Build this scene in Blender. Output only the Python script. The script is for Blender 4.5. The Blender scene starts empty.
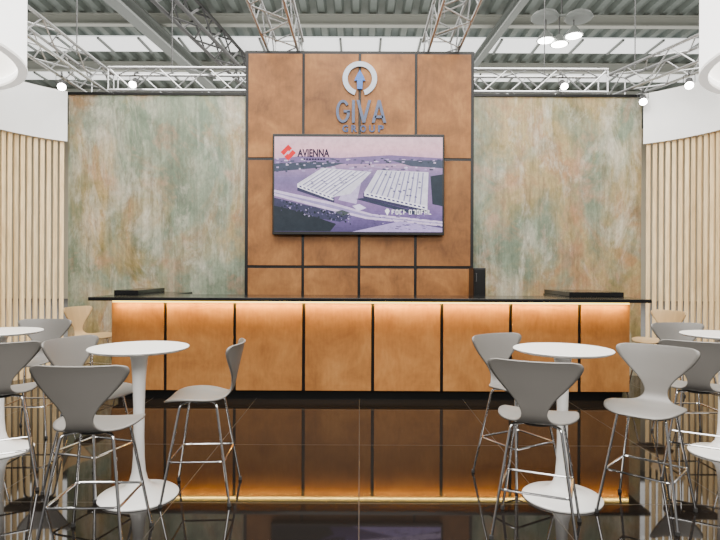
import bpy, bmesh, math, random
from mathutils import Vector, Matrix
random.seed(4)
col = bpy.context.scene.collection
F = 560.0; CH = 1.5
def PX(px, Y): return (px-360)/F*Y
def PZ(py, Y): return CH-(py-270)/F*Y
def lin(r, g, b):
    f = lambda c: (c/255/12.92) if c/255 <= .04045 else ((c/255+.055)/1.055)**2.4
    return (f(r), f(g), f(b), 1)
def sat(c, k, g=1.0):
    L = .3*c[0]+.59*c[1]+.11*c[2]
    return tuple(max(0, L+(x-L)*k)**g for x in c[:3])+(1,)

# ------------------------------------------------------------------ materials
def mat(name, c, rough=.5, metal=0, emit=None, es=0, var=0, vscale=4, spec=None, ior=None, vstretch=(1,1,1)):
    m = bpy.data.materials.new(name); m.use_nodes = True
    nt = m.node_tree; b = nt.nodes['Principled BSDF']
    b.inputs['Base Color'].default_value = c
    b.inputs['Roughness'].default_value = rough
    b.inputs['Metallic'].default_value = metal
    if ior: b.inputs['IOR'].default_value = ior
    if spec is not None: b.inputs['Specular IOR Level'].default_value = spec
    if emit:
        b.inputs['Emission Color'].default_value = emit
        b.inputs['Emission Strength'].default_value = es
    tc = nt.nodes.new('ShaderNodeTexCoord'); mp = nt.nodes.new('ShaderNodeMapping')
    mp.inputs['Scale'].default_value = vstretch
    nt.links.new(tc.outputs['Object'], mp.inputs['Vector'])
    n = nt.nodes.new('ShaderNodeTexNoise'); n.inputs['Scale'].default_value = vscale; n.inputs['Detail'].default_value = 5
    nt.links.new(mp.outputs['Vector'], n.inputs['Vector'])
    v = max(var, .02)
    r = nt.nodes.new('ShaderNodeValToRGB')
    r.color_ramp.elements[0].position = .3; r.color_ramp.elements[1].position = .7
    r.color_ramp.elements[0].color = tuple(x*(1-v) for x in c[:3])+(1,)
    r.color_ramp.elements[1].color = tuple(min(1, x*(1+v)) for x in c[:3])+(1,)
    nt.links.new(n.outputs['Fac'], r.inputs['Fac'])
    nt.links.new(r.outputs['Color'], b.inputs['Base Color'])
    return m

def wood_mat(name, dark, mid, light, rough=.5, scale=2.2, stretch=(1,1,1), tone=.12, grain=(40,40,4), gamp=.12, nr=.7):
    m = bpy.data.materials.new(name); m.use_nodes = True
    nt = m.node_tree; b = nt.nodes['Principled BSDF']; L = nt.links.new
    tc = nt.nodes.new('ShaderNodeTexCoord'); oi = nt.nodes.new('ShaderNodeObjectInfo')
    mp = nt.nodes.new('ShaderNodeMapping'); mp.inputs['Scale'].default_value = stretch
    L(tc.outputs['Object'], mp.inputs['Vector'])
    ad = nt.nodes.new('ShaderNodeVectorMath'); ad.operation = 'ADD'
    sc = nt.nodes.new('ShaderNodeVectorMath'); sc.operation = 'SCALE'; sc.inputs[0].default_value = (17, 3, 29)
    L(oi.outputs['Random'], sc.inputs['Scale']); L(mp.outputs['Vector'], ad.inputs[0]); L(sc.outputs[0], ad.inputs[1])
    n = nt.nodes.new('ShaderNodeTexNoise'); n.inputs['Scale'].default_value = scale; n.inputs['Detail'].default_value = 11
    n.inputs['Roughness'].default_value = nr; n.inputs['Distortion'].default_value = .4
    L(ad.outputs[0], n.inputs['Vector'])
    r = nt.nodes.new('ShaderNodeValToRGB'); e = r.color_ramp.elements
    e[0].position = .3; e[0].color = dark; e[1].position = .72; e[1].color = light
    k = e.new(.5); k.color = mid
    L(n.outputs['Fac'], r.inputs['Fac'])
    mr = nt.nodes.new('ShaderNodeMapRange'); mr.inputs[3].default_value = 1-tone; mr.inputs[4].default_value = 1+tone
    L(oi.outputs['Random'], mr.inputs[0])
    mg = nt.nodes.new('ShaderNodeMapping'); mg.inputs['Scale'].default_value = grain
    L(tc.outputs['Object'], mg.inputs['Vector'])
    n3 = nt.nodes.new('ShaderNodeTexNoise'); n3.inputs['Scale'].default_value = 1; n3.inputs['Detail'].default_value = 4
    L(mg.outputs['Vector'], n3.inputs['Vector'])
    mr2 = nt.nodes.new('ShaderNodeMapRange'); mr2.inputs[1].default_value = .3; mr2.inputs[2].default_value = .7; mr2.inputs[3].default_value = 1-gamp; mr2.inputs[4].default_value = 1+gamp
    L(n3.outputs['Fac'], mr2.inputs[0])
    mu = nt.nodes.new('ShaderNodeMath'); mu.operation = 'MULTIPLY'; L(mr.outputs[0], mu.inputs[0]); L(mr2.outputs[0], mu.inputs[1])
    s2 = nt.nodes.new('ShaderNodeVectorMath'); s2.operation = 'SCALE'; L(r.outputs['Color'], s2.inputs[0]); L(mu.outputs[0], s2.inputs['Scale'])
    L(s2.outputs[0], b.inputs['Base Color'])
    b.inputs['Roughness'].default_value = rough; b.inputs['Specular IOR Level'].default_value = .3
    return m

def patina_mat():
    m = bpy.data.materials.new('patina_plaster'); m.use_nodes = True
    nt = m.node_tree; b = nt.nodes['Principled BSDF']; L = nt.links.new
    tc = nt.nodes.new('ShaderNodeTexCoord')
    def noise(scale, stretch, detail=8, dist=.4, off=(0,0,0), rough=.6):
        mp = nt.nodes.new('ShaderNodeMapping'); mp.inputs['Scale'].default_value = stretch; mp.inputs['Location'].default_value = off
        L(tc.outputs['Object'], mp.inputs['Vector'])
        n = nt.nodes.new('ShaderNodeTexNoise'); n.inputs['Scale'].default_value = scale; n.inputs['Detail'].default_value = detail
        n.inputs['Distortion'].default_value = dist; n.inputs['Roughness'].default_value = rough
        L(mp.outputs['Vector'], n.inputs['Vector']); return n.outputs['Fac']
    def ramp(f, stops):
        r = nt.nodes.new('ShaderNodeValToRGB'); e = r.color_ramp.elements
        e[0].position, e[0].color = stops[0]; e[1].position, e[1].color = stops[-1]
        for p, c in stops[1:-1]: k = e.new(p); k.color = c
        L(f, r.inputs['Fac']); return r.outputs['Color']
    def mix(f, a, c):
        x = nt.nodes.new('ShaderNodeMix'); x.data_type = 'RGBA'
        L(f, x.inputs[0]); L(a, x.inputs[6]); L(c, x.inputs[7]); return x.outputs[2]
    def mask(v): return (v,v,v,1)
    # warm golden ground, large grey-teal clouds, pink-rust clouds, pale silver clouds
    base = ramp(noise(1.5, (1,1,.75), 10, .7, rough=.66), [(.3, lin(98,96,64)), (.42, lin(126,112,72)), (.5, lin(148,130,92)), (.58, lin(142,110,76)), (.66, lin(132,118,90)), (.75, lin(156,142,112))])
    teal = ramp(noise(2.6, (1,1,.6), 9, .6, off=(7,0,3)), [(.34, lin(78,98,84)), (.5, lin(104,120,104)), (.66, lin(134,142,126))])
    tm = ramp(noise(.9, (1,1,.75), 9, .7, off=(3.7,0,9), rough=.62), [(.42, mask(0)), (.56, mask(.85))])
    c1 = mix(tm, base, teal)
    pink = ramp(noise(3.1, (1,1,.6), off=(4,0,4)), [(.35, lin(142,102,76)), (.65, lin(168,134,112))])
    pm = ramp(noise(1.4, (1,1,.85), 10, .7, off=(11,0,1), rough=.68), [(.52, mask(0)), (.64, mask(.66))])
    c1 = mix(pm, c1, pink)
    lt = ramp(noise(3, (1,1,1), off=(1,0,5)), [(.3, lin(160,156,142)), (.7, lin(190,185,168))])
    sm = ramp(noise(1.3, (1.6,1,.65), 13, .6, (2,0,1), .74), [(.50, mask(0)), (.65, mask(.78))])
    c2 = mix(sm, c1, lt)
    dk = ramp(noise(4, (1,1,1), off=(9,0,2)), [(.3, lin(60,62,44)), (.7, lin(98,78,50))])
    dm = ramp(noise(2.0, (2.2,1,.65), 13, .4, (5,0,8), .79), [(.52, mask(0)), (.68, mask(.7))])
    c3 = mix(dm, c2, dk)
    dr = ramp(noise(3.5, (6,1,.22), 10, .1, (15,0,8), .62), [(.35, mask(.83)), (.65, mask(1.14))])   # vertical drips
    fn = ramp(noise(16, (1.4,1,.75), 9, 0, (3,0,3), .8), [(.36, mask(.78)), (.64, mask(1.18))])
    def mul(a, c):
        x = nt.nodes.new('ShaderNodeMix'); x.data_type = 'RGBA'; x.blend_type = 'MULTIPLY'; x.inputs[0].default_value = 1
        L(a, x.inputs[6]); L(c, x.inputs[7]); return x.outputs[2]
    L(mul(mul(c3, fn), dr), b.inputs['Base Color']); b.inputs['Roughness'].default_value = .4; b.inputs['Metallic'].default_value = .18
    return m

def floor_mat():
    m = bpy.data.materials.new('polished_black_tile'); m.use_nodes = True
    nt = m.node_tree; b = nt.nodes['Principled BSDF']; L = nt.links.new
    tc = nt.nodes.new('ShaderNodeTexCoord')
    br = nt.nodes.new('ShaderNodeTexBrick'); br.offset = 0; br.inputs['Scale'].default_value = 1
    br.inputs['Brick Width'].default_value = 1.2; br.inputs['Row Height'].default_value = 1.2
    br.inputs['Mortar Size'].default_value = .003; br.inputs['Mortar Smooth'].default_value = 0
    br.inputs['Color1'].default_value = (.006,.005,.004,1); br.inputs['Color2'].default_value = (.008,.006,.005,1); br.inputs['Mortar'].default_value = (.03,.026,.022,1)
    L(tc.outputs['Object'], br.inputs['Vector']); L(br.outputs['Color'], b.inputs['Base Color'])
    rr = nt.nodes.new('ShaderNodeMath'); rr.operation = 'MULTIPLY_ADD'; rr.inputs[1].default_value = .3; rr.inputs[2].default_value = .035
    L(br.outputs['Fac'], rr.inputs[0]); L(rr.outputs[0], b.inputs['Roughness'])
    b.inputs['IOR'].default_value = 1.32
    return m

M = dict(
 floor=floor_mat(), patina=patina_mat(),
 hallfloor=mat('grey_hall_carpet', lin(105,103,100), .9, var=.1),
 tower=wood_mat('rust_brown_board', lin(92,57,26), lin(120,77,38), lin(144,98,53), .55, 2.4, grain=(34,34,8), gamp=.09, tone=.12, nr=.66),
 counter=wood_mat('amber_board', lin(130,84,41), lin(152,102,53), lin(170,120,68), .5, 2.4, grain=(34,34,8), gamp=.09, tone=.12, nr=.66),
 black=mat('black_lacquer', (.004,.004,.004,1), .35, spec=.3),
 gloss=mat('gloss_black_top', (.006,.006,.006,1), .15, spec=.35),
 pine=wood_mat('pale_pine', lin(194,160,112), lin(220,190,142), lin(232,208,166), .6, 1.5, (6,6,.5), .13, gamp=.16),
 white=mat('white_lacquer', (.80,.79,.77,1), .25),
 whitem=mat('matt_white', (.82,.82,.81,1), .7),
 shade=mat('lit_white_fabric', (.85,.85,.84,1), .7, emit=(1,.98,.95,1), es=2.4),
 grey=mat('warm_grey_shell', lin(108,105,101), .42, var=.03),
 beige=mat('natural_beech_shell', lin(170,140,98), .45, var=.08, vstretch=(6,1,1)),
 chrome=mat('chrome_tube', (.66,.66,.67,1), .12, 1),
 alu=mat('aluminium_truss', (.50,.505,.51,1), .34, .8),
 steel=mat('dark_steel', (.05,.05,.05,1), .5, .2),
 beam=mat('pale_roof_beam', lin(160,161,152), .6),
 girder=mat('grey_girder', lin(116,120,116), .6),
 roof=mat('corrugated_roof', lin(106,113,107), .6, var=.08),
 sky=mat('skylight_glow', (1,1,1,1), .5, emit=(.95,.98,.97,1), es=.9),
 wall=mat('hall_wall', lin(204,192,166), .8),
 cable=mat('cable', (.05,.05,.05,1), .5),
 rubber=mat('rubber', (.02,.02,.02,1), .7),
 led=mat('warm_led', (1,.8,.5,1), .5, emit=(1,.68,.17,1), es=5),
 diff=mat('lamp_diffuser', (.8,.8,.8,1), .6, emit=(1,.93,.82,1), es=3.2),
 rim=mat('lamp_rim_white', (.85,.84,.82,1), .5, emit=(1,.96,.9,1), es=.75),
 lens=mat('spot_lens', (1,1,1,1), .3, emit=(1,.97,.92,1), es=40),
 signgrey=mat('sign_slate_blue', lin(74,84,108), .45, 0, spec=.3),
 signsmall=mat('sign_slate_blue_small', lin(58,72,106), .45, 0, spec=.3),
 signlight=mat('sign_grey_blue_silver', lin(158,164,174), .4, .1, spec=.3),
 signblue=mat('sign_blue', lin(24,84,156), .4),
)
def vcol_emit():
    m = bpy.data.materials.new('screen_image'); m.use_nodes = True
    nt = m.node_tree; b = nt.nodes['Principled BSDF']
    a = nt.nodes.new('ShaderNodeVertexColor'); a.layer_name = 'Col'
    tc = nt.nodes.new('ShaderNodeTexCoord'); n = nt.nodes.new('ShaderNodeTexNoise'); n.inputs['Scale'].default_value = 13; n.inputs['Detail'].default_value = 8; n.inputs['Roughness'].default_value = .8
    nt.links.new(tc.outputs['Object'], n.inputs['Vector'])
    mr = nt.nodes.new('ShaderNodeMapRange'); mr.inputs[1].default_value = .3; mr.inputs[2].default_value = .7; mr.inputs[3].default_value = .76; mr.inputs[4].default_value = 1.24
    nt.links.new(n.outputs['Fac'], mr.inputs[0])
    mx = nt.nodes.new('ShaderNodeVectorMath'); mx.operation = 'SCALE'
    nt.links.new(a.outputs['Color'], mx.inputs[0]); nt.links.new(mr.outputs[0], mx.inputs['Scale'])
    b.inputs['Base Color'].default_value = (.003,.003,.004,1); b.inputs['Roughness'].default_value = .3; b.inputs['Specular IOR Level'].default_value = .1
    nt.links.new(mx.outputs[0], b.inputs['Emission Color']); b.inputs['Emission Strength'].default_value = 1.9
    return m
M['screen'] = vcol_emit()

# ------------------------------------------------------------------ mesh builder
class MB:
    def __init__(s): s.v = []; s.f = []; s.c = []
    def add(s, vs, fs):
        o = len(s.v); s.v += [tuple(v) for v in vs]; s.f += [tuple(i+o for i in f) for f in fs]; return s
    def box(s, x0, x1, y0, y1, z0, z1):
        return s.add([(x0,y0,z0),(x1,y0,z0),(x1,y1,z0),(x0,y1,z0),(x0,y0,z1),(x1,y0,z1),(x1,y1,z1),(x0,y1,z1)],
                     [(0,3,2,1),(4,5,6,7),(0,1,5,4),(1,2,6,5),(2,3,7,6),(3,0,4,7)])
    def tube(s, pts, r, n=8, closed=False):
        P = [Vector(p) for p in pts]; N = len(P); vs = []; up = None
        for i, p in enumerate(P):
            if closed: t = (P[(i+1) % N]-P[i-1])
            else: t = P[min(i+1,N-1)]-P[max(i-1,0)]
            t.normalize()
            if up is None:
                up = Vector((0,0,1)) if abs(t.z) < .9 else Vector((1,0,0))
            a = t.cross(up); a.normalize(); b = a.cross(t); up = b
            rr = r[i] if isinstance(r, (list,tuple)) else r
            for k in range(n):
                w = 2*math.pi*k/n; vs.append(p+a*math.cos(w)*rr+b*math.sin(w)*rr)
        fs = []
        for i in range(N if closed else N-1):
            for k in range(n):
                j = (i+1) % N
                fs.append((i*n+k, i*n+(k+1)%n, j*n+(k+1)%n, j*n+k))
        if not closed: fs += [tuple(range(n))[::-1], tuple((N-1)*n+k for k in range(n))]
        return s.add(vs, fs)
    def lathe(s, prof, n=56, c=(0,0,0), mtx=None):
        vs = []
        for r, z in prof:
            for k in range(n):
                w = 2*math.pi*k/n; v = Vector((r*math.cos(w), r*math.sin(w), z))
                if mtx: v = mtx @ v
                vs.append(v+Vector(c))
        fs = [(i*n+k, i*n+(k+1)%n, (i+1)*n+(k+1)%n, (i+1)*n+k) for i in range(len(prof)-1) for k in range(n)]
        fs += [tuple(range(n))[::-1], tuple((len(prof)-1)*n+k for k in range(n))]
        return s.add(vs, fs)
    def ring(s, prof, n, c):           # closed profile revolved: a hollow ring
        vs = [(c[0]+r*math.cos(2*math.pi*i/n), c[1]+r*math.sin(2*math.pi*i/n), c[2]+zz) for r,zz in prof for i in range(n)]
        m = len(prof)
        return s.add(vs, [(j*n+i,j*n+(i+1)%n,((j+1)%m)*n+(i+1)%n,((j+1)%m)*n+i) for j in range(m) for i in range(n)])
    def prism(s, poly, y0, y1):        # poly in x,z
        n = len(poly)
        vs = [(x,y0,z) for x,z in poly]+[(x,y1,z) for x,z in poly]
        fs = [tuple(range(n)), tuple(range(n,2*n))[::-1]]+[(i,i+n,(i+1)%n+n,(i+1)%n) for i in range(n)]
        return s.add(vs, fs)
    def build(s, name, m, parent=None, smooth=False, bevel=0, loc=None):
        me = bpy.data.meshes.new(name)
        off = Vector(loc) if loc is not None else Vector((0,0,0))
        if parent is not None:
            p = parent
            while p: off = off+p.location; p = p.parent
        me.from_pydata([tuple(Vector(v)-off) for v in s.v], [], s.f)
        bm = bmesh.new(); bm.from_mesh(me); bmesh.ops.recalc_face_normals(bm, faces=bm.faces); bm.to_mesh(me); bm.free()
        if smooth:
            for p in me.polygons: p.use_smooth = True
        me.materials.append(m)
        o = bpy.data.objects.new(name, me); col.objects.link(o)
        if loc is not None: o.location = loc
        if parent is not None: o.parent = parent
        if smooth:
            try: me.set_sharp_from_angle(angle=math.radians(40))
            except Exception: pass
        if bevel:
            b = o.modifiers.new('bevel', 'BEVEL'); b.width = bevel; b.segments = 2; b.limit_method = 'ANGLE'
        return o
def empty(name, label, cat, loc=(0,0,0), rz=0, group=None):
    o = bpy.data.objects.new(name, None); col.objects.link(o); o.empty_display_size = .1
    o.location = loc; o.rotation_euler = (0,0,rz); tag(o, label, cat, group); return o
def tag(o, label, cat, group=None):
    o['label'] = label; o['category'] = cat
    if group: o['group'] = group
    return o
def struct(o): o['kind'] = 'structure'; return o
def copy_tree(o, parent=None):
    c = o.copy(); col.objects.link(c)
    if parent: c.parent = parent
    for ch in list(o.children): copy_tree(ch, c)
    return c
def text_part(s, x0, x1, z0, z1, y, depth, m, name, parent, bold=0):
    cu = bpy.data.curves.new('t', 'FONT'); cu.body = s; cu.extrude = .01; cu.offset = bold
    t = bpy.data.objects.new('t', cu); col.objects.link(t); bpy.context.view_layer.update()
    me = bpy.data.meshes.new_from_object(t.evaluated_get(bpy.context.evaluated_depsgraph_get()))
    bpy.data.objects.remove(t)
    xs = [v.co.x for v in me.vertices]; ys = [v.co.y for v in me.vertices]; zs = [v.co.z for v in me.vertices]
    off = Vector((0,0,0)); p = parent
    while p: off = off+p.location; p = p.parent
    for v in me.vertices:
        u = (v.co.x-min(xs))/(max(xs)-min(xs)); w = (v.co.y-min(ys))/(max(ys)-min(ys)); d = (v.co.z-min(zs))/(max(zs)-min(zs))
        v.co = Vector((x0+u*(x1-x0), y-d*depth, z0+w*(z1-z0)))-off
    me.materials.clear(); me.materials.append(m)
    o = bpy.data.objects.new(name, me); col.objects.link(o); o.parent = parent; return o

# ------------------------------------------------------------------ setting
struct(MB().box(-5.6,5.6,-1.5,8.6,-.08,0).build('floor', M['floor']))
struct(MB().box(-24,24,-6,30,-.2,-.081).build('floor_hall', M['hallfloor']))
WY = 8.05
wx0, wx1 = PX(68,WY), PX(641,WY)
struct(MB().box(wx0,wx1,WY,WY+.1,0,4.0).build('wall_back', M['patina']))
struct(MB().box(wx0-.01,wx1+.01,WY-.02,WY+.12,4.0,4.035).build('trim_1', M['black']))
struct(MB().box(-24,24,29.6,29.8,-.1,9.4).build('wall_far', M['wall']))
# corrugated roof
b = MB(); vs = []; fs = []; xs = []
x = -24
while x < 24:
    for dx, z in ((0,9.17),(.20,9.17),(.26,9.02),(.44,9.02),(.5,9.17)): xs.append((x+dx, z))
    x += .5
for (xx, z) in xs: vs += [(xx,-6,z),(xx,30,z)]
for i in range(len(xs)-1): fs.append((2*i,2*i+2,2*i+3,2*i+1))
b.add(vs, fs); struct(b.build('ceiling', M['roof']))
gb = MB()
for i, (y0, y1) in enumerate(((18.0,19.2),(21.2,22.1))):
    struct(MB().box(-22,22,y0,y1,8.96,9.0).build('window_%d' % (i+1), M['sky']))
    x = -21.5
    while x < 22: gb.box(x,x+.07,y0,y1,8.90,8.958); x += 1.3
struct(gb.build('trim_2', M['girder']))
GB = 'cross beams under the hall roof'
for y, w in ((16.3,'nearest of the pale cross beams under the hall roof'),(20.1,'middle pale cross beam under the hall roof, behind the wooden tower'),(23.2,'farthest pale cross beam, just above the painted wall')):
    o = MB().box(-22,22,y,y+.2,8.64,8.68).box(-22,22,y+.08,y+.12,8.68,8.92).box(-22,22,y,y+.2,8.92,8.955).build('roof_beam', M['beam'])
    tag(o, w, 'beam', GB)
def ibeam(x0, y0, x1, y1, w, z0, z1, label, m):
    d = Vector((x1-x0, y1-y0, 0)).normalized(); n = Vector((-d.y, d.x, 0))
    b = MB()
    def bar(hw, za, zb):
        A = Vector((x0,y0,0)); B = Vector((x1,y1,0))
        vs = [A-n*hw, A+n*hw, B+n*hw, B-n*hw]
        b.add([(v.x,v.y,za) for v in vs]+[(v.x,v.y,zb) for v in vs], [(0,3,2,1),(4,5,6,7),(0,1,5,4),(1,2,6,5),(2,3,7,6),(3,0,4,7)])
    bar(w/2, z0, z0+.05); bar(w/8, z0+.05, z1-.05); bar(w/2, z1-.05, z1)
    tag(b.build('roof_girder', m), label, 'girder', 'girders running into the hall')
ibeam(-6.35,12,-5.45,20.5,.34,8.1,8.5,'broad grey girder running into the hall, left of the wooden tower',M['girder'])
ibeam(4.2,12,3.6,20.5,.2,8.2,8.5,'grey girder running into the hall, right of the wooden tower',M['girder'])

# ------------------------------------------------------------------ trusses
def truss(p0, p1, w, label, seg=.36, m='alu', name='lighting_truss', hang=9.0, rc=.021, rb=.010):
    p0 = Vector(p0); p1 = Vector(p1); d = (p1-p0).normalized(); s = d.cross(Vector((0,0,1))).normalized(); u = Vector((0,0,1))
    root = empty(name, label, 'truss', tuple(p0), group='box trusses over the stand')
    L = (p1-p0).length; n = int(L/seg)
    corner = [(-1,-1),(1,-1),(1,1),(-1,1)]
    for a, c in corner:
        o = s*a*w/2+u*c*w/2
        MB().tube([p0+o, p1+o], rc, 8).build('chord', M[m], root, True)
    b = MB()
    for k in range(4):
        a = corner[k]; c = corner[(k+1)%4]
        oa = s*a[0]*w/2+u*a[1]*w/2; oc = s*c[0]*w/2+u*c[1]*w/2
        for i in range(n):
            q0 = p0+d*(L*i/n); q1 = p0+d*(L*(i+1)/n)
            b.tube([q0+(oa if i%2 else oc), q1+(oc if i%2 else oa)], rb, 6)
        b.tube([p0+oa,p0+oc], rb, 6); b.tube([p1+oa,p1+oc], rb, 6)
    b.build('bracing', M[m], root, True)
    for t in (.12,.88):
        q = p0.lerp(p1, t)+u*w/2
        MB().tube([q, (q.x,q.y,hang)], .008, 6).build('hanging_cable', M['cable'], root)
    return root
truss((-3.68,8.32,4.27),(3.60,8.32,4.27),.33,'aluminium box truss running along the top of the painted wall behind the tower')
truss((-3.9,2.0,4.27),(-3.9,8.46,4.27),.33,'aluminium box truss at left, running back above the left slatted screen')
truss((4.80,5.6,4.27),(3.86,8.46,4.27),.33,'aluminium box truss at right, slanting out above the right slatted screen')
truss((-1.10,2.0,4.80),(-1.10,8.6,4.80),.42,'wide overhead truss passing over the tower top, left of the emblem',seg=.40)
truss((1.16,2.0,4.80),(1.16,8.6,4.80),.42,'wide overhead truss passing over the tower top, right of the emblem',seg=.40)
truss((-4.9,12,8.2),(-3.8,20,8.2),.55,'dark steel lattice girder high in the hall roof, left of the tower',seg=.7,m='steel',name='lattice_girder',rc=.05,rb=.028)

# ------------------------------------------------------------------ tower
TY = 7.78
tower = empty('panelled_tower', 'tall tower of rust brown square panels in black joints behind the counter', 'panelled tower', (0,TY+.14,0))
tx0, tx1 = PX(244.5,TY), PX(473.5,TY)
MB().box(tx0,tx1,TY+.012,WY-.005,0,4.545).build('carcass', M['black'], tower)
cx = [tx0+.026+(tx1-tx0-.052)*i/4 for i in range(5)]
rz = [(.05,1.52),(1.56,3.02),(3.06,4.50)]
for (z0,z1) in rz:
    for i in range(4):
        MB().box(cx[i]+.019,cx[i+1]-.019,TY,TY+.012,z0,z1).build('panel', M['tower'], tower, bevel=.003, )
# logo sign
SY = TY-.002
sign = empty('logo_sign', 'slate blue raised lettering and round emblem at the top of the tower', 'sign', (0,SY,PZ(98,TY)))
g = lambda px: PX(px,TY); z = lambda py: PZ(py,TY)
k = TY/F
def ringpts(cxp, cyp, rx, ry, a0, a1, n): return [(g(cxp)+rx*k*math.cos(a0+(a1-a0)*i/n), z(cyp)+ry*k*math.sin(a0+(a1-a0)*i/n)) for i in range(n+1)]
def arc(b, cxp, cyp, ro, ri, a0, a1, y0, y1, n=40, roy=None, riy=None):
    A = ringpts(cxp,cyp,ro,roy or ro,math.radians(a0),math.radians(a1),n); B = ringpts(cxp,cyp,ri,riy or ri,math.radians(a0),math.radians(a1),n)
    for i in range(n): b.prism([A[i],A[i+1],B[i+1],B[i]], y0, y1)
def poly(b, pts, y0, y1): return b.prism([(g(a),z(c)) for a,c in pts], y0, y1)
b = MB(); arc(b, 359,79,17.2,12.2,-72,252,SY-.02,SY); b.build('emblem_ring', M['signlight'], sign)
b = MB(); poly(b, [(359,70.5),(362.2,76),(364.6,81.5),(361.8,80.8),(361.6,89.5),(356.4,89.5),(356.2,80.8),(353.4,81.5),(355.8,76)], SY-.024,SY)
b.build('emblem_arrow', M['signblue'], sign)
D0 = SY-.018
b = MB(); arc(b,342.3,111.7,6.9,4.2,38,360,D0,SY,40,11.4,8.8); poly(b,[(343,110.4),(349.2,110.4),(349.2,112.9),(343,112.9)],D0,SY); b.build('letter', M['signgrey'], sign)
b = MB(); poly(b,[(351.3,100.4),(354.1,100.4),(354.1,123),(351.3,123)],D0,SY); b.build('letter', M['signgrey'], sign)
b = MB(); poly(b,[(355.8,100.4),(358.8,100.4),(363.1,117),(363.1,123),(361.7,123)],D0,SY); poly(b,[(370.4,100.4),(367.4,100.4),(363.1,117),(363.1,123),(364.5,123)],D0,SY); b.build('letter', M['signgrey'], sign)
b = MB(); poly(b,[(371,123),(374,123),(378.3,106.5),(378.3,100.4),(376.9,100.4)],D0,SY); poly(b,[(385.6,123),(382.6,123),(378.3,106.5),(378.3,100.4),(379.7,100.4)],D0,SY); poly(b,[(374.6,115.8),(382,115.8),(382.6,118.3),(374,118.3)],D0,SY); b.build('letter', M['signgrey'], sign)
for i, ch in enumerate('GROUP'):
    text_part(ch, g(341.8+i*8.9), g(347.6+i*8.9), z(132.2), z(125.2), SY, .008, M['signsmall'], 'small_letter', sign, .03)

# TV
VY = 7.69
tv = empty('television', 'large wall screen on the tower showing an aerial view of factory halls', 'television', (0,VY+.05,PZ(235,VY)))
vx = lambda px: PX(px,VY); vz = lambda py: PZ(py,VY)
MB().box(vx(272),vx(444),VY,VY+.06,vz(235),vz(134)).build('housing', M['black'], tv, bevel=.008)
MB().box(vx(330),vx(386),VY+.06,TY+.002,vz(205),vz(165)).build('wall_bracket', M['steel'], tv)
polys = []
def pol(c, *pts): polys.append((sat(lin(*c), 1.2, 1.2), pts))
grad = [(228,198,206),(230,192,200),(212,178,194),(158,138,168),(130,118,150),(136,120,152),(144,124,158),(132,114,152),(110,98,134),(92,84,114)]
NG = 40
for i in range(NG):
    t = i/(NG-1)*9; a = int(min(8, t)); f = t-a
    c = [grad[a][j]*(1-f)+grad[a+1][j]*f for j in range(3)]
    y0 = 137+95/NG*i
    pol(c, (274,y0),(442,y0),(442,y0+95/NG+.05),(274,y0+95/NG+.05))
pol((134,118,152),(274,159),(300,156.5),(340,158),(390,155),(442,158),(442,163),(274,165))
pol((80,86,100),(274,164),(310,162),(345,163),(330,167),(274,172))
pol((84,90,104),(390,160),(442,160),(442,168),(410,166))
for i in range(140):   # distant trees and sheds
    px = random.uniform(275,438); py = random.uniform(158,171); w = random.uniform(1.2,4); h = random.uniform(.6,1.6)
    pol(random.choice([(62,72,80),(84,88,108),(206,192,214),(176,162,192)]), (px,py),(px+w,py+random.uniform(-.4,.4)),(px+w,py+h),(px,py+h))
pol((72,72,92),(274,198),(318,208),(352,216),(340,222),(274,212))
pol((52,58,64),(274,206),(300,212),(336,224),(330,231.5),(274,231.5))
pol((208,194,216),(274,190),(330,202),(372,214),(442,221),(442,226),(366,219),(320,208),(274,196))
pol((160,148,182),(274,192.6),(330,204.6),(372,216),(442,223),(442,223.8),(366,216.8),(320,205.4),(274,193.4))
pol((176,162,198),(352,232),(400,221),(442,228),(442,232))
pol((194,182,208),(338,200),(352,176),(362,176),(356,204))
pol((68,68,90),(297,185),(334,197.5),(334,203),(297,191))
pol((216,212,222),(297,184),(322,168),(371,172),(350,194),(333,197))
for i in range(9):
    a = (i+.5)/9; pol((150,146,172),(300+a*34,184.6+a*12),(301.2+a*34,185.05+a*12),(325.2+a*44,169+a*3.4),(324+a*44,168.9+a*3.4))
for i in range(9):
    a = (i+.1)/9; pol((240,236,244),(300+a*34,184.6+a*12),(301+a*34,184.95+a*12),(325+a*44,169+a*3.4),(324+a*44,168.9+a*3.4))
for i in range(14):   # roof lights
    a = random.uniform(.1,.9); q = random.uniform(.15,.85)
    px = (300+a*34)*(1-q)+(324+a*44)*q; py = (184.6+a*12)*(1-q)+(168.9+a*3.4)*q
    pol((114,110,140),(px,py),(px+2.2,py+.3),(px+2.6,py-.5),(px+.5,py-.8))
pol((240,236,244),(297,184),(333,197),(333,200.5),(297,187.5))
for i in range(9): pol((100,96,126),(299+i*4,185.6+i*1.44),(301.4+i*4,186.4+i*1.44),(301.4+i*4,188+i*1.44),(299+i*4,187.2+i*1.44))
pol((68,66,90),(363,193),(427,207),(427,213),(363,198.5))
pol((218,214,224),(364,192),(377,170),(428,172),(427,206))
for i in range(10):
    a = (i+.5)/10; pol((148,144,172),(367+a*55,192.6+a*12.4),(368.4+a*55,192.95+a*12.4),(380.6+a*45,171+a*1.6),(379.4+a*45,170.9+a*1.6))
for i in range(16):
    a = random.uniform(.08,.92); q = random.uniform(.15,.85)
    px = (367+a*55)*(1-q)+(380+a*45)*q; py = (192.6+a*12.4)*(1-q)+(171+a*1.6)*q
    pol((112,108,138),(px,py),(px+2.4,py+.5),(px+2.9,py-.7),(px+.6,py-1.1))
pol((240,236,244),(364,192),(427,206),(427,210),(364,196))
for i in range(14): pol((100,96,126),(366+i*4.3,193.6+i*.96),(368.6+i*4.3,194.2+i*.96),(368.6+i*4.3,195.8+i*.96),(366+i*4.3,195.2+i*.96))
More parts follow.
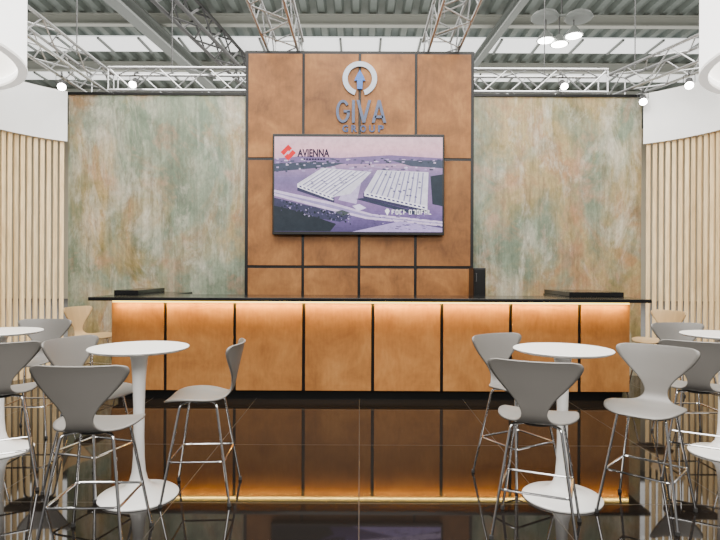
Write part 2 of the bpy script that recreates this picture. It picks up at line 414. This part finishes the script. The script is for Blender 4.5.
pol((56,64,72),(430,176),(442,174),(442,206),(432,204))
pol((64,68,86),(355,199),(362,198),(420,212),(416,215))
pol((216,208,228),(352,206),(359,204),(366,208),(358,211))
pol((86,92,94),(334,212),(342,210),(350,213),(343,216))
for i in range(140):   # trees and parked cars in the yard
    px = random.uniform(276,350); py = 198+(px-276)*.2+random.uniform(2,12); w = random.uniform(.8,2.6)
    pol(random.choice([(50,58,64),(68,70,88),(106,100,130),(42,50,54),(160,150,178)]), (px,py),(px+w*.5,py-w*.5),(px+w,py),(px+w*.6,py+w*.5))
for i in range(70):
    px = random.uniform(370,438); py = random.uniform(214,230); w = random.uniform(1.2,4)
    pol(random.choice([(122,108,148),(150,138,176),(90,84,112),(186,176,202)]), (px,py),(px+w,py+w*.15),(px+w,py+w*.15+.7),(px,py+.7))
# logo on the screen
cxl, cyl = 287.8, 153
up0 = [(281,153),(288,146),(291.5,149.5),(288.7,152.3),(287.9,151.5),(284,155.8)]
up = [(cxl+(a-288)*1.1, cyl+(c-153.3)*1.1) for a,c in up0]
polys.append(((.7,.004,.012,1), up)); polys.append(((.7,.004,.012,1), [(2*cxl-a,2*cyl-c) for a,c in up]))
pol((250,248,250),(384.6,211),(386,208.6),(388,208.6),(389.4,211),(387,215.5))
me_v = []; me_f = []; cols = []
for i, (c, pts) in enumerate(polys):
    o = len(me_v); y = VY-.001-.00002*i
    me_v += [(vx(min(max(p[0],273.8),442.2)), y, vz(min(p[1],231.8))) for p in pts]; me_f.append(tuple(range(o,o+len(pts)))); cols.append(c)
off = tv.location
me = bpy.data.meshes.new('screen'); me.from_pydata([tuple(Vector(v)-off) for v in me_v], [], me_f); me.materials.append(M['screen'])
ca = me.color_attributes.new('Col', 'FLOAT_COLOR', 'CORNER')
for p in me.polygons:
    for li in p.loop_indices: ca.data[li].color = cols[p.index]
so = bpy.data.objects.new('screen', me); col.objects.link(so); so.parent = tv; so['label'] = 'lit screen with aerial picture of factory halls'
M['navy'] = mat('screen_navy', (.004,.004,.01,1), .4, emit=lin(22,18,48), es=1, spec=.1)
M['scrw'] = mat('screen_white', (.5,.5,.5,1), .4, emit=(1,1,1,1), es=1.1)
TYV = VY-.001-.00002*len(polys)-.001
text_part('AVIENNA', vx(297), vx(329), vz(157.4), vz(149.4), TYV, .001, M['navy'], 'caption', tv, .035)
gl = ['lt','o','tb','lm','o','r','o','lt','m','lb']
for ks in (range(0,4), range(4,10)):
    b = MB()
    for i in ks:
        x0 = 391.5+i*3.9+(1.6 if i > 3 else 0); s_ = gl[i]
        if s_ != 'r': b.box(vx(x0),vx(x0+.5),TYV-.001,TYV,vz(214.2),vz(209.8))
        if s_ in ('o','r','m'): b.box(vx(x0+2.1),vx(x0+2.6),TYV-.001,TYV,vz(214.2),vz(209.8))
        if s_ in ('o','lt','tb','r'): b.box(vx(x0),vx(x0+2.6),TYV-.001,TYV,vz(210.3),vz(209.8))
        if s_ in ('o','tb','lb'): b.box(vx(x0),vx(x0+2.6),TYV-.001,TYV,vz(214.2),vz(213.7))
        if s_ in ('lm','m','lt'): b.box(vx(x0),vx(x0+2.3),TYV-.001,TYV,vz(212.2),vz(211.7))
    b.build('place_caption', M['scrw'], tv)
b = MB()
for i in range(8): b.box(vx(303+i*2.8),vx(305+i*2.8),TYV-.001,TYV,vz(160.4),vz(158.8))
b.build('caption_line', M['navy'], tv)

# ------------------------------------------------------------------ counter
CY = 6.46
xl, xr = PX(111,CY), PX(631,CY)
ctr = empty('bar_counter', 'long U-shaped bar counter clad in amber panels with warm light under its top', 'counter', ((xl+xr)/2,CY+.3,0))
WB = 7.70
def ushape(b, x0, x1, y0, yb, t, wt, z0, z1):
    b.box(x0,x1,y0,y0+t,z0,z1); b.box(x0,x0+wt,y0+t,yb,z0,z1); b.box(x1-wt,x1,y0+t,yb,z0,z1); return b
ushape(MB(), xl+.02, xr-.02, CY+.02, WB, .42, .42, .10, 1.15).build('carcass', M['black'], ctr)
ushape(MB(), xl+.06, xr-.06, CY+.07, WB-.02, .36, .36, 0, .10).build('plinth', M['black'], ctr)
for a, c in ((112,164),(167,233.3),(236.3,302.3),(305.5,371.5),(374.7,440.5),(443.7,509.3),(512.5,578.3),(581.5,630)):
    MB().box(PX(a,CY),PX(c,CY),CY,CY+.02,.105,1.135).build('front_panel', M['counter'], ctr, bevel=.003)
for s, x in ((0,xl),(1,xr)):
    for j in range(2):
        y0 = CY+.03+j*.61
        MB().box(x if s == 0 else x-.02, x+.02 if s == 0 else x, y0, y0+.59, .105, 1.135).build('side_panel', M['counter'], ctr, bevel=.003)
MB().box(xl+.03,xr-.03,CY-.03,CY-.002,1.118,1.15).build('light_strip', M['led'], ctr)
KY = 6.15
kx0, kx1 = PX(88,KY), PX(652,KY)
tb = MB()
oz = [(kx0,KY),(kx1,KY),(kx1,WB+.02),(kx1-.68,WB+.02),(kx1-.68,CY+.5),(kx0+.68,CY+.5),(kx0+.68,WB+.02),(kx0,WB+.02)]
n = len(oz)
tb.add([(x,y,1.15) for x,y in oz]+[(x,y,1.19) for x,y in oz], [])
q = [(0,1,4,5),(1,2,3,4),(0,5,6,7)]
tb.f += [tuple(i for i in f)[::-1] for f in q]+[tuple(i+n for i in f) for f in q]+[(i,(i+1)%n,(i+1)%n+n,i+n) for i in range(n)]
ct = empty('countertop', 'black glossy U-shaped countertop overhanging the amber bar counter', 'countertop', ((kx0+kx1)/2,KY+.3,1.15))
tb.build('top_slab', M['gloss'], ct, bevel=.004)
for a, c in ((kx0+.01,kx0+.30),(kx1-.67,kx1-.01)):
    MB().box(a,c,6.78,WB+.01,1.19,1.243).build('raised_return', M['gloss'], ct, bevel=.004)

# narrow black cabinet beside tower
cab = empty('narrow_cabinet', 'narrow black cabinet rising above the counter at the right edge of the tower', 'cabinet', (1.66,7.4,0))
cX0, cX1 = 1.48, 1.64
MB().box(cX0,cX1,7.30,7.62,0,1.535).build('body', M['black'], cab, bevel=.006)
MB().box(cX0+.008,cX1-.008,7.285,7.30,.05,1.52).build('door', M['black'], cab, bevel=.003)
MB().tube([(cX0+.03,7.285,1.36),(cX0+.03,7.265,1.36),(cX0+.03,7.265,1.46),(cX0+.03,7.285,1.46)], .005).build('handle', M['steel'], cab)

# ------------------------------------------------------------------ slatted screens
def screen(sgn, xb, label, yb=8.0):
    R = 1.7; p0 = math.radians(52); p1 = math.radians(-35); length = R*(p0-p1)
    def at(s):
        ph = p0-s/R
        c = Vector((sgn*(xb+R*(math.cos(ph)-math.cos(p0))), yb-R*(math.sin(p0)-math.sin(ph)), 0))
        d = Vector((sgn*math.sin(ph), -math.cos(ph), 0))
        return c, d, Vector((-d.y,d.x,0))
    root = empty('slat_screen', label, 'slatted screen', tuple(at(length/2)[0]), group='curved slatted screens')
    zb, zt = 3.31, 4.02
    t = .06
    while t < length-.03:
        c, d, nn = at(t); hw, ht = .025, .016
        p = [c-d*hw-nn*ht, c+d*hw-nn*ht, c+d*hw+nn*ht, c-d*hw+nn*ht]
        MB().add([(v.x,v.y,0) for v in p]+[(v.x,v.y,zb+.05) for v in p], [(0,3,2,1),(4,5,6,7),(0,1,5,4),(1,2,6,5),(2,3,7,6),(3,0,4,7)]).build('slat', M['pine'], root)
        t += .084
    b = MB(); N = 60; vs = []; fs = []
    for i in range(N+1):
        c, d, nn = at(length*i/N)
        for o, zz in ((-.05,zb),(.05,zb),(.05,zt),(-.05,zt)):
            v = c+nn*o; vs.append((v.x,v.y,zz))
    for i in range(N):
        for j in range(4): fs.append((i*4+j,i*4+(j+1)%4,i*4+4+(j+1)%4,i*4+4+j))
    fs += [(0,1,2,3),tuple(N*4+j for j in (3,2,1,0))]
    b.add(vs,fs).build('fascia', M['whitem'], root, True)
screen(-1, 4.20, 'curved screen of pale pine slats under a white fascia, left of the painted wall')
screen(1, 4.05, 'curved screen of pale pine slats under a white fascia, right of the painted wall')

# ------------------------------------------------------------------ drum lamps
def drum(x, y, zb, label):
    root = empty('drum_pendant', label, 'pendant lamp', (x,y,zb), group='large white drum lamps')
    R = .6; h = .5
    MB().ring([(R,0),(R,h),(R-.03,h),(R-.03,0)],72,(x,y,zb)).build('shade', M['shade'], root, True)
    MB().ring([(R+.003,-.012),(R+.003,.0),(R-.035,0),(R-.035,-.012)],72,(x,y,zb)).build('rim', M['rim'], root, True)
    MB().lathe([(R-.032,.03),(R-.032,.04)],72,(x,y,zb)).build('diffuser', M['diff'], root)
    for a in (90,210,330):
        w = math.radians(a); px = x+(R-.025)*math.cos(w); py = y+(R-.025)*math.sin(w)
        MB().tube([(px,py,zb+h-.01),(x,y,zb+h+1.2)], .004, 6).build('suspension_wire', M['cable'], root)
    MB().tube([(x,y,zb+h+1.2),(x,y,9.0)], .006, 6).build('cable', M['cable'], root)
drum(-2.07,2.3,2.42,'large white drum lamp cut off by the top left corner')
drum(2.09,2.3,2.41,'large white drum lamp cut off by the top right corner')

# ------------------------------------------------------------------ spotlights
def make_spot(loc, rz, label):
    root = empty('stage_spotlight', label, 'spotlight', loc, rz, 'spotlights clamped to the trusses')
    R = Matrix.Rotation(math.radians(-50), 3, 'X')
    c = Vector((0,-.02,-.14))
    L = Vector(loc)
    def fin(b, *a): b.v = [tuple(Vector(v)+L) for v in b.v]; return b.build(*a)
    fin(MB().lathe([(.025,.08),(.045,.06),(.048,-.06),(.053,-.065),(.053,-.08)],20,c,R), 'can', M['steel'], root, True)
    fin(MB().lathe([(.05,-.081),(.05,-.086)],20,c,R), 'lens', M['lens'], root)
    fin(MB().tube([(-.065,-.02,-.14),(-.065,-.02,-.04),(.065,-.02,-.04),(.065,-.02,-.14)], .006, 6), 'yoke', M['steel'], root)
    fin(MB().tube([(0,-.02,-.04),(0,.0,.0),(0,.09,.045)], .014, 8), 'clamp', M['steel'], root)
    return root
make_spot((-3.9,7.3,4.04), .5, 'spotlight on the left truss, beside the end of the slatted fascia')
make_spot((-3.25,8.06,4.32), 0, 'spotlight on the rear truss above the left painted wall')
make_spot((2.9,8.06,4.32), 0, 'spotlight on the rear truss above the right painted wall')
make_spot((3.98,7.9,4.06), -.4, 'spotlight at the rear end of the right slanting truss')
make_spot((4.22,7.2,4.06), -.5, 'middle spotlight on the right slanting truss')
make_spot((4.43,6.55,4.06), -.5, 'front spotlight on the right slanting truss')
# high bay lamp cluster
hb = empty('high_bay_lamp', 'multi-lobed high-bay lamp hanging in the hall right of the tower', 'lamp', (4.3,12,6.4))
hx, hy = 4.3, 12
MB().tube([(hx-.55,hy,6.98),(hx+.55,hy,6.98)], .03, 8).build('bar', M['girder'], hb)
MB().tube([(hx,hy,6.98),(hx,hy,8.99)], .015, 6).build('cable', M['cable'], hb)
for dx in (-.36,.36):
    MB().lathe([(.04,.12),(.14,.10),(.24,.05),(.30,-.03),(.26,-.08),(.08,-.08)],28,(hx+dx,hy,6.96)).build('housing', M['girder'], hb, True)
for dx, zz in ((-.34,6.44),(.26,6.54),(-.05,6.36)):
    MB().tube([(hx+dx,hy,6.97),(hx+dx,hy,zz+.16)], .012, 6).build('stem', M['cable'], hb)
    sh = MB().lathe([(.05,.20),(.08,.16),(.15,.08),(.2,0),(.19,.0)],28,(hx+dx,hy,zz)).build('shade', M['girder'], hb, True)
    MB().lathe([(.16,-.015),(.16,-.005)],28,(hx+dx,hy,zz)).build('diffuser', M['lens'], sh)

# ------------------------------------------------------------------ tulip tables
def table(x, y, label):
    root = empty('bar_table', label, 'table', (x,y,0), group='white round bar tables')
    H = .985; r = .318
    MB().lathe([(.253,0),(.255,.008),(.245,.016),(.19,.026),(.13,.042),(.085,.068),(.058,.105),(.044,.16),(.037,.25),(.034,.40),(.036,.6),(.042,.78),(.052,.9),(.066,.955),(.075,H-.022)],64,(x,y,0)).build('pedestal', M['white'], root, True)
    MB().lathe([(r-.03,H-.022),(r-.008,H-.014),(r,H-.004),(r-.003,H),(0.001,H)],72,(x,y,0)).build('tabletop', M['white'], root, True)
table(-1.46,3.71,'white round pedestal bar table left of centre, in front of the counter')
table(1.345,3.71,'white round pedestal bar table right of centre, in front of the counter')
table(-2.97,4.62,'white round pedestal bar table cut off by the left edge')
table(3.0,4.62,'white round pedestal bar table cut off by the right edge')

# ------------------------------------------------------------------ bar stools
def crom(ctrl, n):
    out = []
    P = [ctrl[0]]+ctrl+[ctrl[-1]]
    for i in range(1, len(P)-2):
        for k in range(n):
            t = k/n; p0,p1,p2,p3 = P[i-1],P[i],P[i+1],P[i+2]
            out.append(tuple(.5*((2*b)+(-a+c)*t+(2*a-5*b+4*c-d)*t*t+(-a+3*b-3*c+d)*t**3) for a,b,c,d in zip(p0,p1,p2,p3)))
    out.append(ctrl[-1]); return out
def shell():
    ctrl = [(.222,.632,.10,0),(.215,.638,.145,0),(.19,.648,.185,0),(.14,.657,.212,0),(.05,.660,.226,0),(-.04,.655,.214,0),(-.11,.652,.172,.05),
            (-.16,.662,.110,.2),(-.192,.694,.074,.5),(-.207,.740,.072,.8),(-.220,.800,.108,1),(-.234,.862,.166,1),(-.248,.925,.220,1),(-.259,.970,.247,1),(-.266,.994,.248,1),(-.270,1.007,.232,1),(-.273,1.014,.195,1)]
    rows = crom(ctrl, 4); nw = 20; vs = []; fs = []
    for (y,zz,w,bk) in rows:
        for j in range(nw+1):
            u = -1+2*j/nw; xx = w*u; q = (xx/.23)**2
            vs.append((xx, y+bk*.055*q, zz+(1-bk)*.012*q))
    for i in range(len(rows)-1):
        for j in range(nw): fs.append((i*(nw+1)+j,i*(nw+1)+j+1,(i+1)*(nw+1)+j+1,(i+1)*(nw+1)+j))
    return MB().add(vs,fs)
def make_stool(m):
    root = empty('bar_stool', 'x', 'bar stool')
    s = shell().build('seat_shell', m, root, True)
    so = s.modifiers.new('solid','SOLIDIFY'); so.thickness = .011; so.offset = 0
    MB().lathe([(.09,.622),(.095,.63),(.09,.645)],24,(0,0,0)).build('mounting_plate', M['steel'], root, True)
    for sx in (-1,1):
        for sy in (-1,1):
            top = Vector((sx*.06,sy*.05,.632)); kn = Vector((sx*.135,sy*.115,.628)); ft = Vector((sx*.225,sy*.215,.012))
            pts = [top, top.lerp(kn,.8)]
            for i in range(1,5):
                t = i/5; a = top.lerp(kn,.8); c = kn.lerp(ft,.06)
                pts.append(a*(1-t)**2+kn*2*t*(1-t)+c*t*t)
            pts += [kn.lerp(ft,.06), kn.lerp(ft,.5), ft]
            lg = MB().tube(pts, .0085, 10).build('leg', M['chrome'], root, True)
            MB().lathe([(.012,0),(.013,.004),(.011,.022)],12,(ft.x,ft.y,0)).build('foot_cap', M['rubber'], lg)
    t = (.628-.27)/(.628-.012); fx = .135+(.225-.135)*t; fy = .115+(.215-.115)*t
    rp = []
    for (cx_,cy_,a0) in ((fx-.03,fy-.03,0),(-fx+.03,fy-.03,90),(-fx+.03,-fy+.03,180),(fx-.03,-fy+.03,270)):
        for k_ in range(5):
            a = math.radians(a0+22.5*k_); rp.append((cx_+.032*math.cos(a), cy_+.032*math.sin(a), .27))
    MB().tube(rp, .007, 8, True).build('foot_ring', M['chrome'], root, True)
    return root
protos = {}
stools = [
 (-1.43,3.05,(-.03,1),'grey','grey bar stool seen from behind, pulled up to the near side of the left-of-centre table','stools at the left tables'),
 (-1.05,3.76,(-1,-.06),'grey','grey bar stool in profile facing left, right of the left-of-centre table','stools at the left tables'),
 (-1.83,3.87,(.95,-.3),'grey','grey bar stool facing right, on the left side of the left-of-centre table','stools at the left tables'),
 (-2.48,3.86,(-.5,.85),'grey','grey bar stool seen from behind, cut off by the left edge','stools at the left tables'),
 (-3.0,5.15,(.05,-1),'grey','grey bar stool on the far side of the table cut off by the left edge','stools at the left tables'),
 (1.03,3.24,(.38,.92),'grey','grey bar stool seen from behind, nearest the camera at the right-of-centre table','stools at the right tables'),
 (1.15,4.09,(.5,-.85),'grey','grey bar stool on the far left side of the right-of-centre table','stools at the right tables'),
 (1.79,3.49,(-.68,-.74),'grey','grey bar stool turned towards the camera and the left, right of the right-of-centre table','stools at the right tables'),
 (2.48,4.10,(.5,.85),'grey','grey bar stool seen from behind, cut off by the right edge','stools at the right tables'),
 (2.98,5.05,(0,-1),'grey','grey bar stool on the far side of the table cut off by the right edge','stools at the right tables'),
 (-3.40,7.1,(.97,-.25),'beige','beige wooden bar stool beside the left end of the counter','beige stools beside the counter'),
 (3.62,6.85,(-.93,-.35),'beige','beige wooden bar stool beside the right end of the counter','beige stools beside the counter'),
]
for x, y, d, m, lab, grp in stools:
    if m not in protos: o = protos[m] = make_stool(M[m])
    else: o = copy_tree(protos[m])
    o.location = (x,y,0); o.rotation_euler = (0,0,math.atan2(-d[0],d[1])); o['label'] = lab; o['group'] = grp

# ------------------------------------------------------------------ lights
def area(name, loc, rot, sx, sy, e, c=(1,1,1)):
    l = bpy.data.lights.new(name,'AREA'); l.shape = 'RECTANGLE'; l.size = sx; l.size_y = sy; l.energy = e; l.color = c
    o = bpy.data.objects.new(name,l); col.objects.link(o); o.location = loc; o.rotation_euler = rot
area('hall_light_overhead',(0,3.2,8.4),(0,0,0),11,8,3800,(1,.975,.93))
area('front_fill',(0,-4,6.0),(math.radians(62),0,0),10,3,1100,(1,.965,.91))  # added fill behind the camera to brighten upright faces, not a hall fixture
area('roof_fill_up',(0,18,5.0),(math.pi,0,0),26,16,1700,(1,.99,.97))  # added uplight, hidden behind the painted wall, to brighten the roof
area('hall_light_down',(0,19,8.3),(0,0,0),30,14,3600,(1,.97,.93))
area('counter_light',((xl+xr)/2,CY-.055,1.112),(math.radians(14),0,0),xr-xl-.1,.02,60,(1,.64,.15))
w = bpy.data.worlds.new('World'); bpy.context.scene.world = w; w.use_nodes = True
w.node_tree.nodes['Background'].inputs[0].default_value = (1,.98,.95,1); w.node_tree.nodes['Background'].inputs[1].default_value = .3

cam = bpy.data.cameras.new('camera'); cam.lens = 28; cam.sensor_width = 36; cam.clip_end = 200
co = bpy.data.objects.new('camera', cam); col.objects.link(co)
co.location = (0,0,CH); co.rotation_euler = (math.pi/2, math.radians(-.25), 0)
bpy.context.scene.camera = co
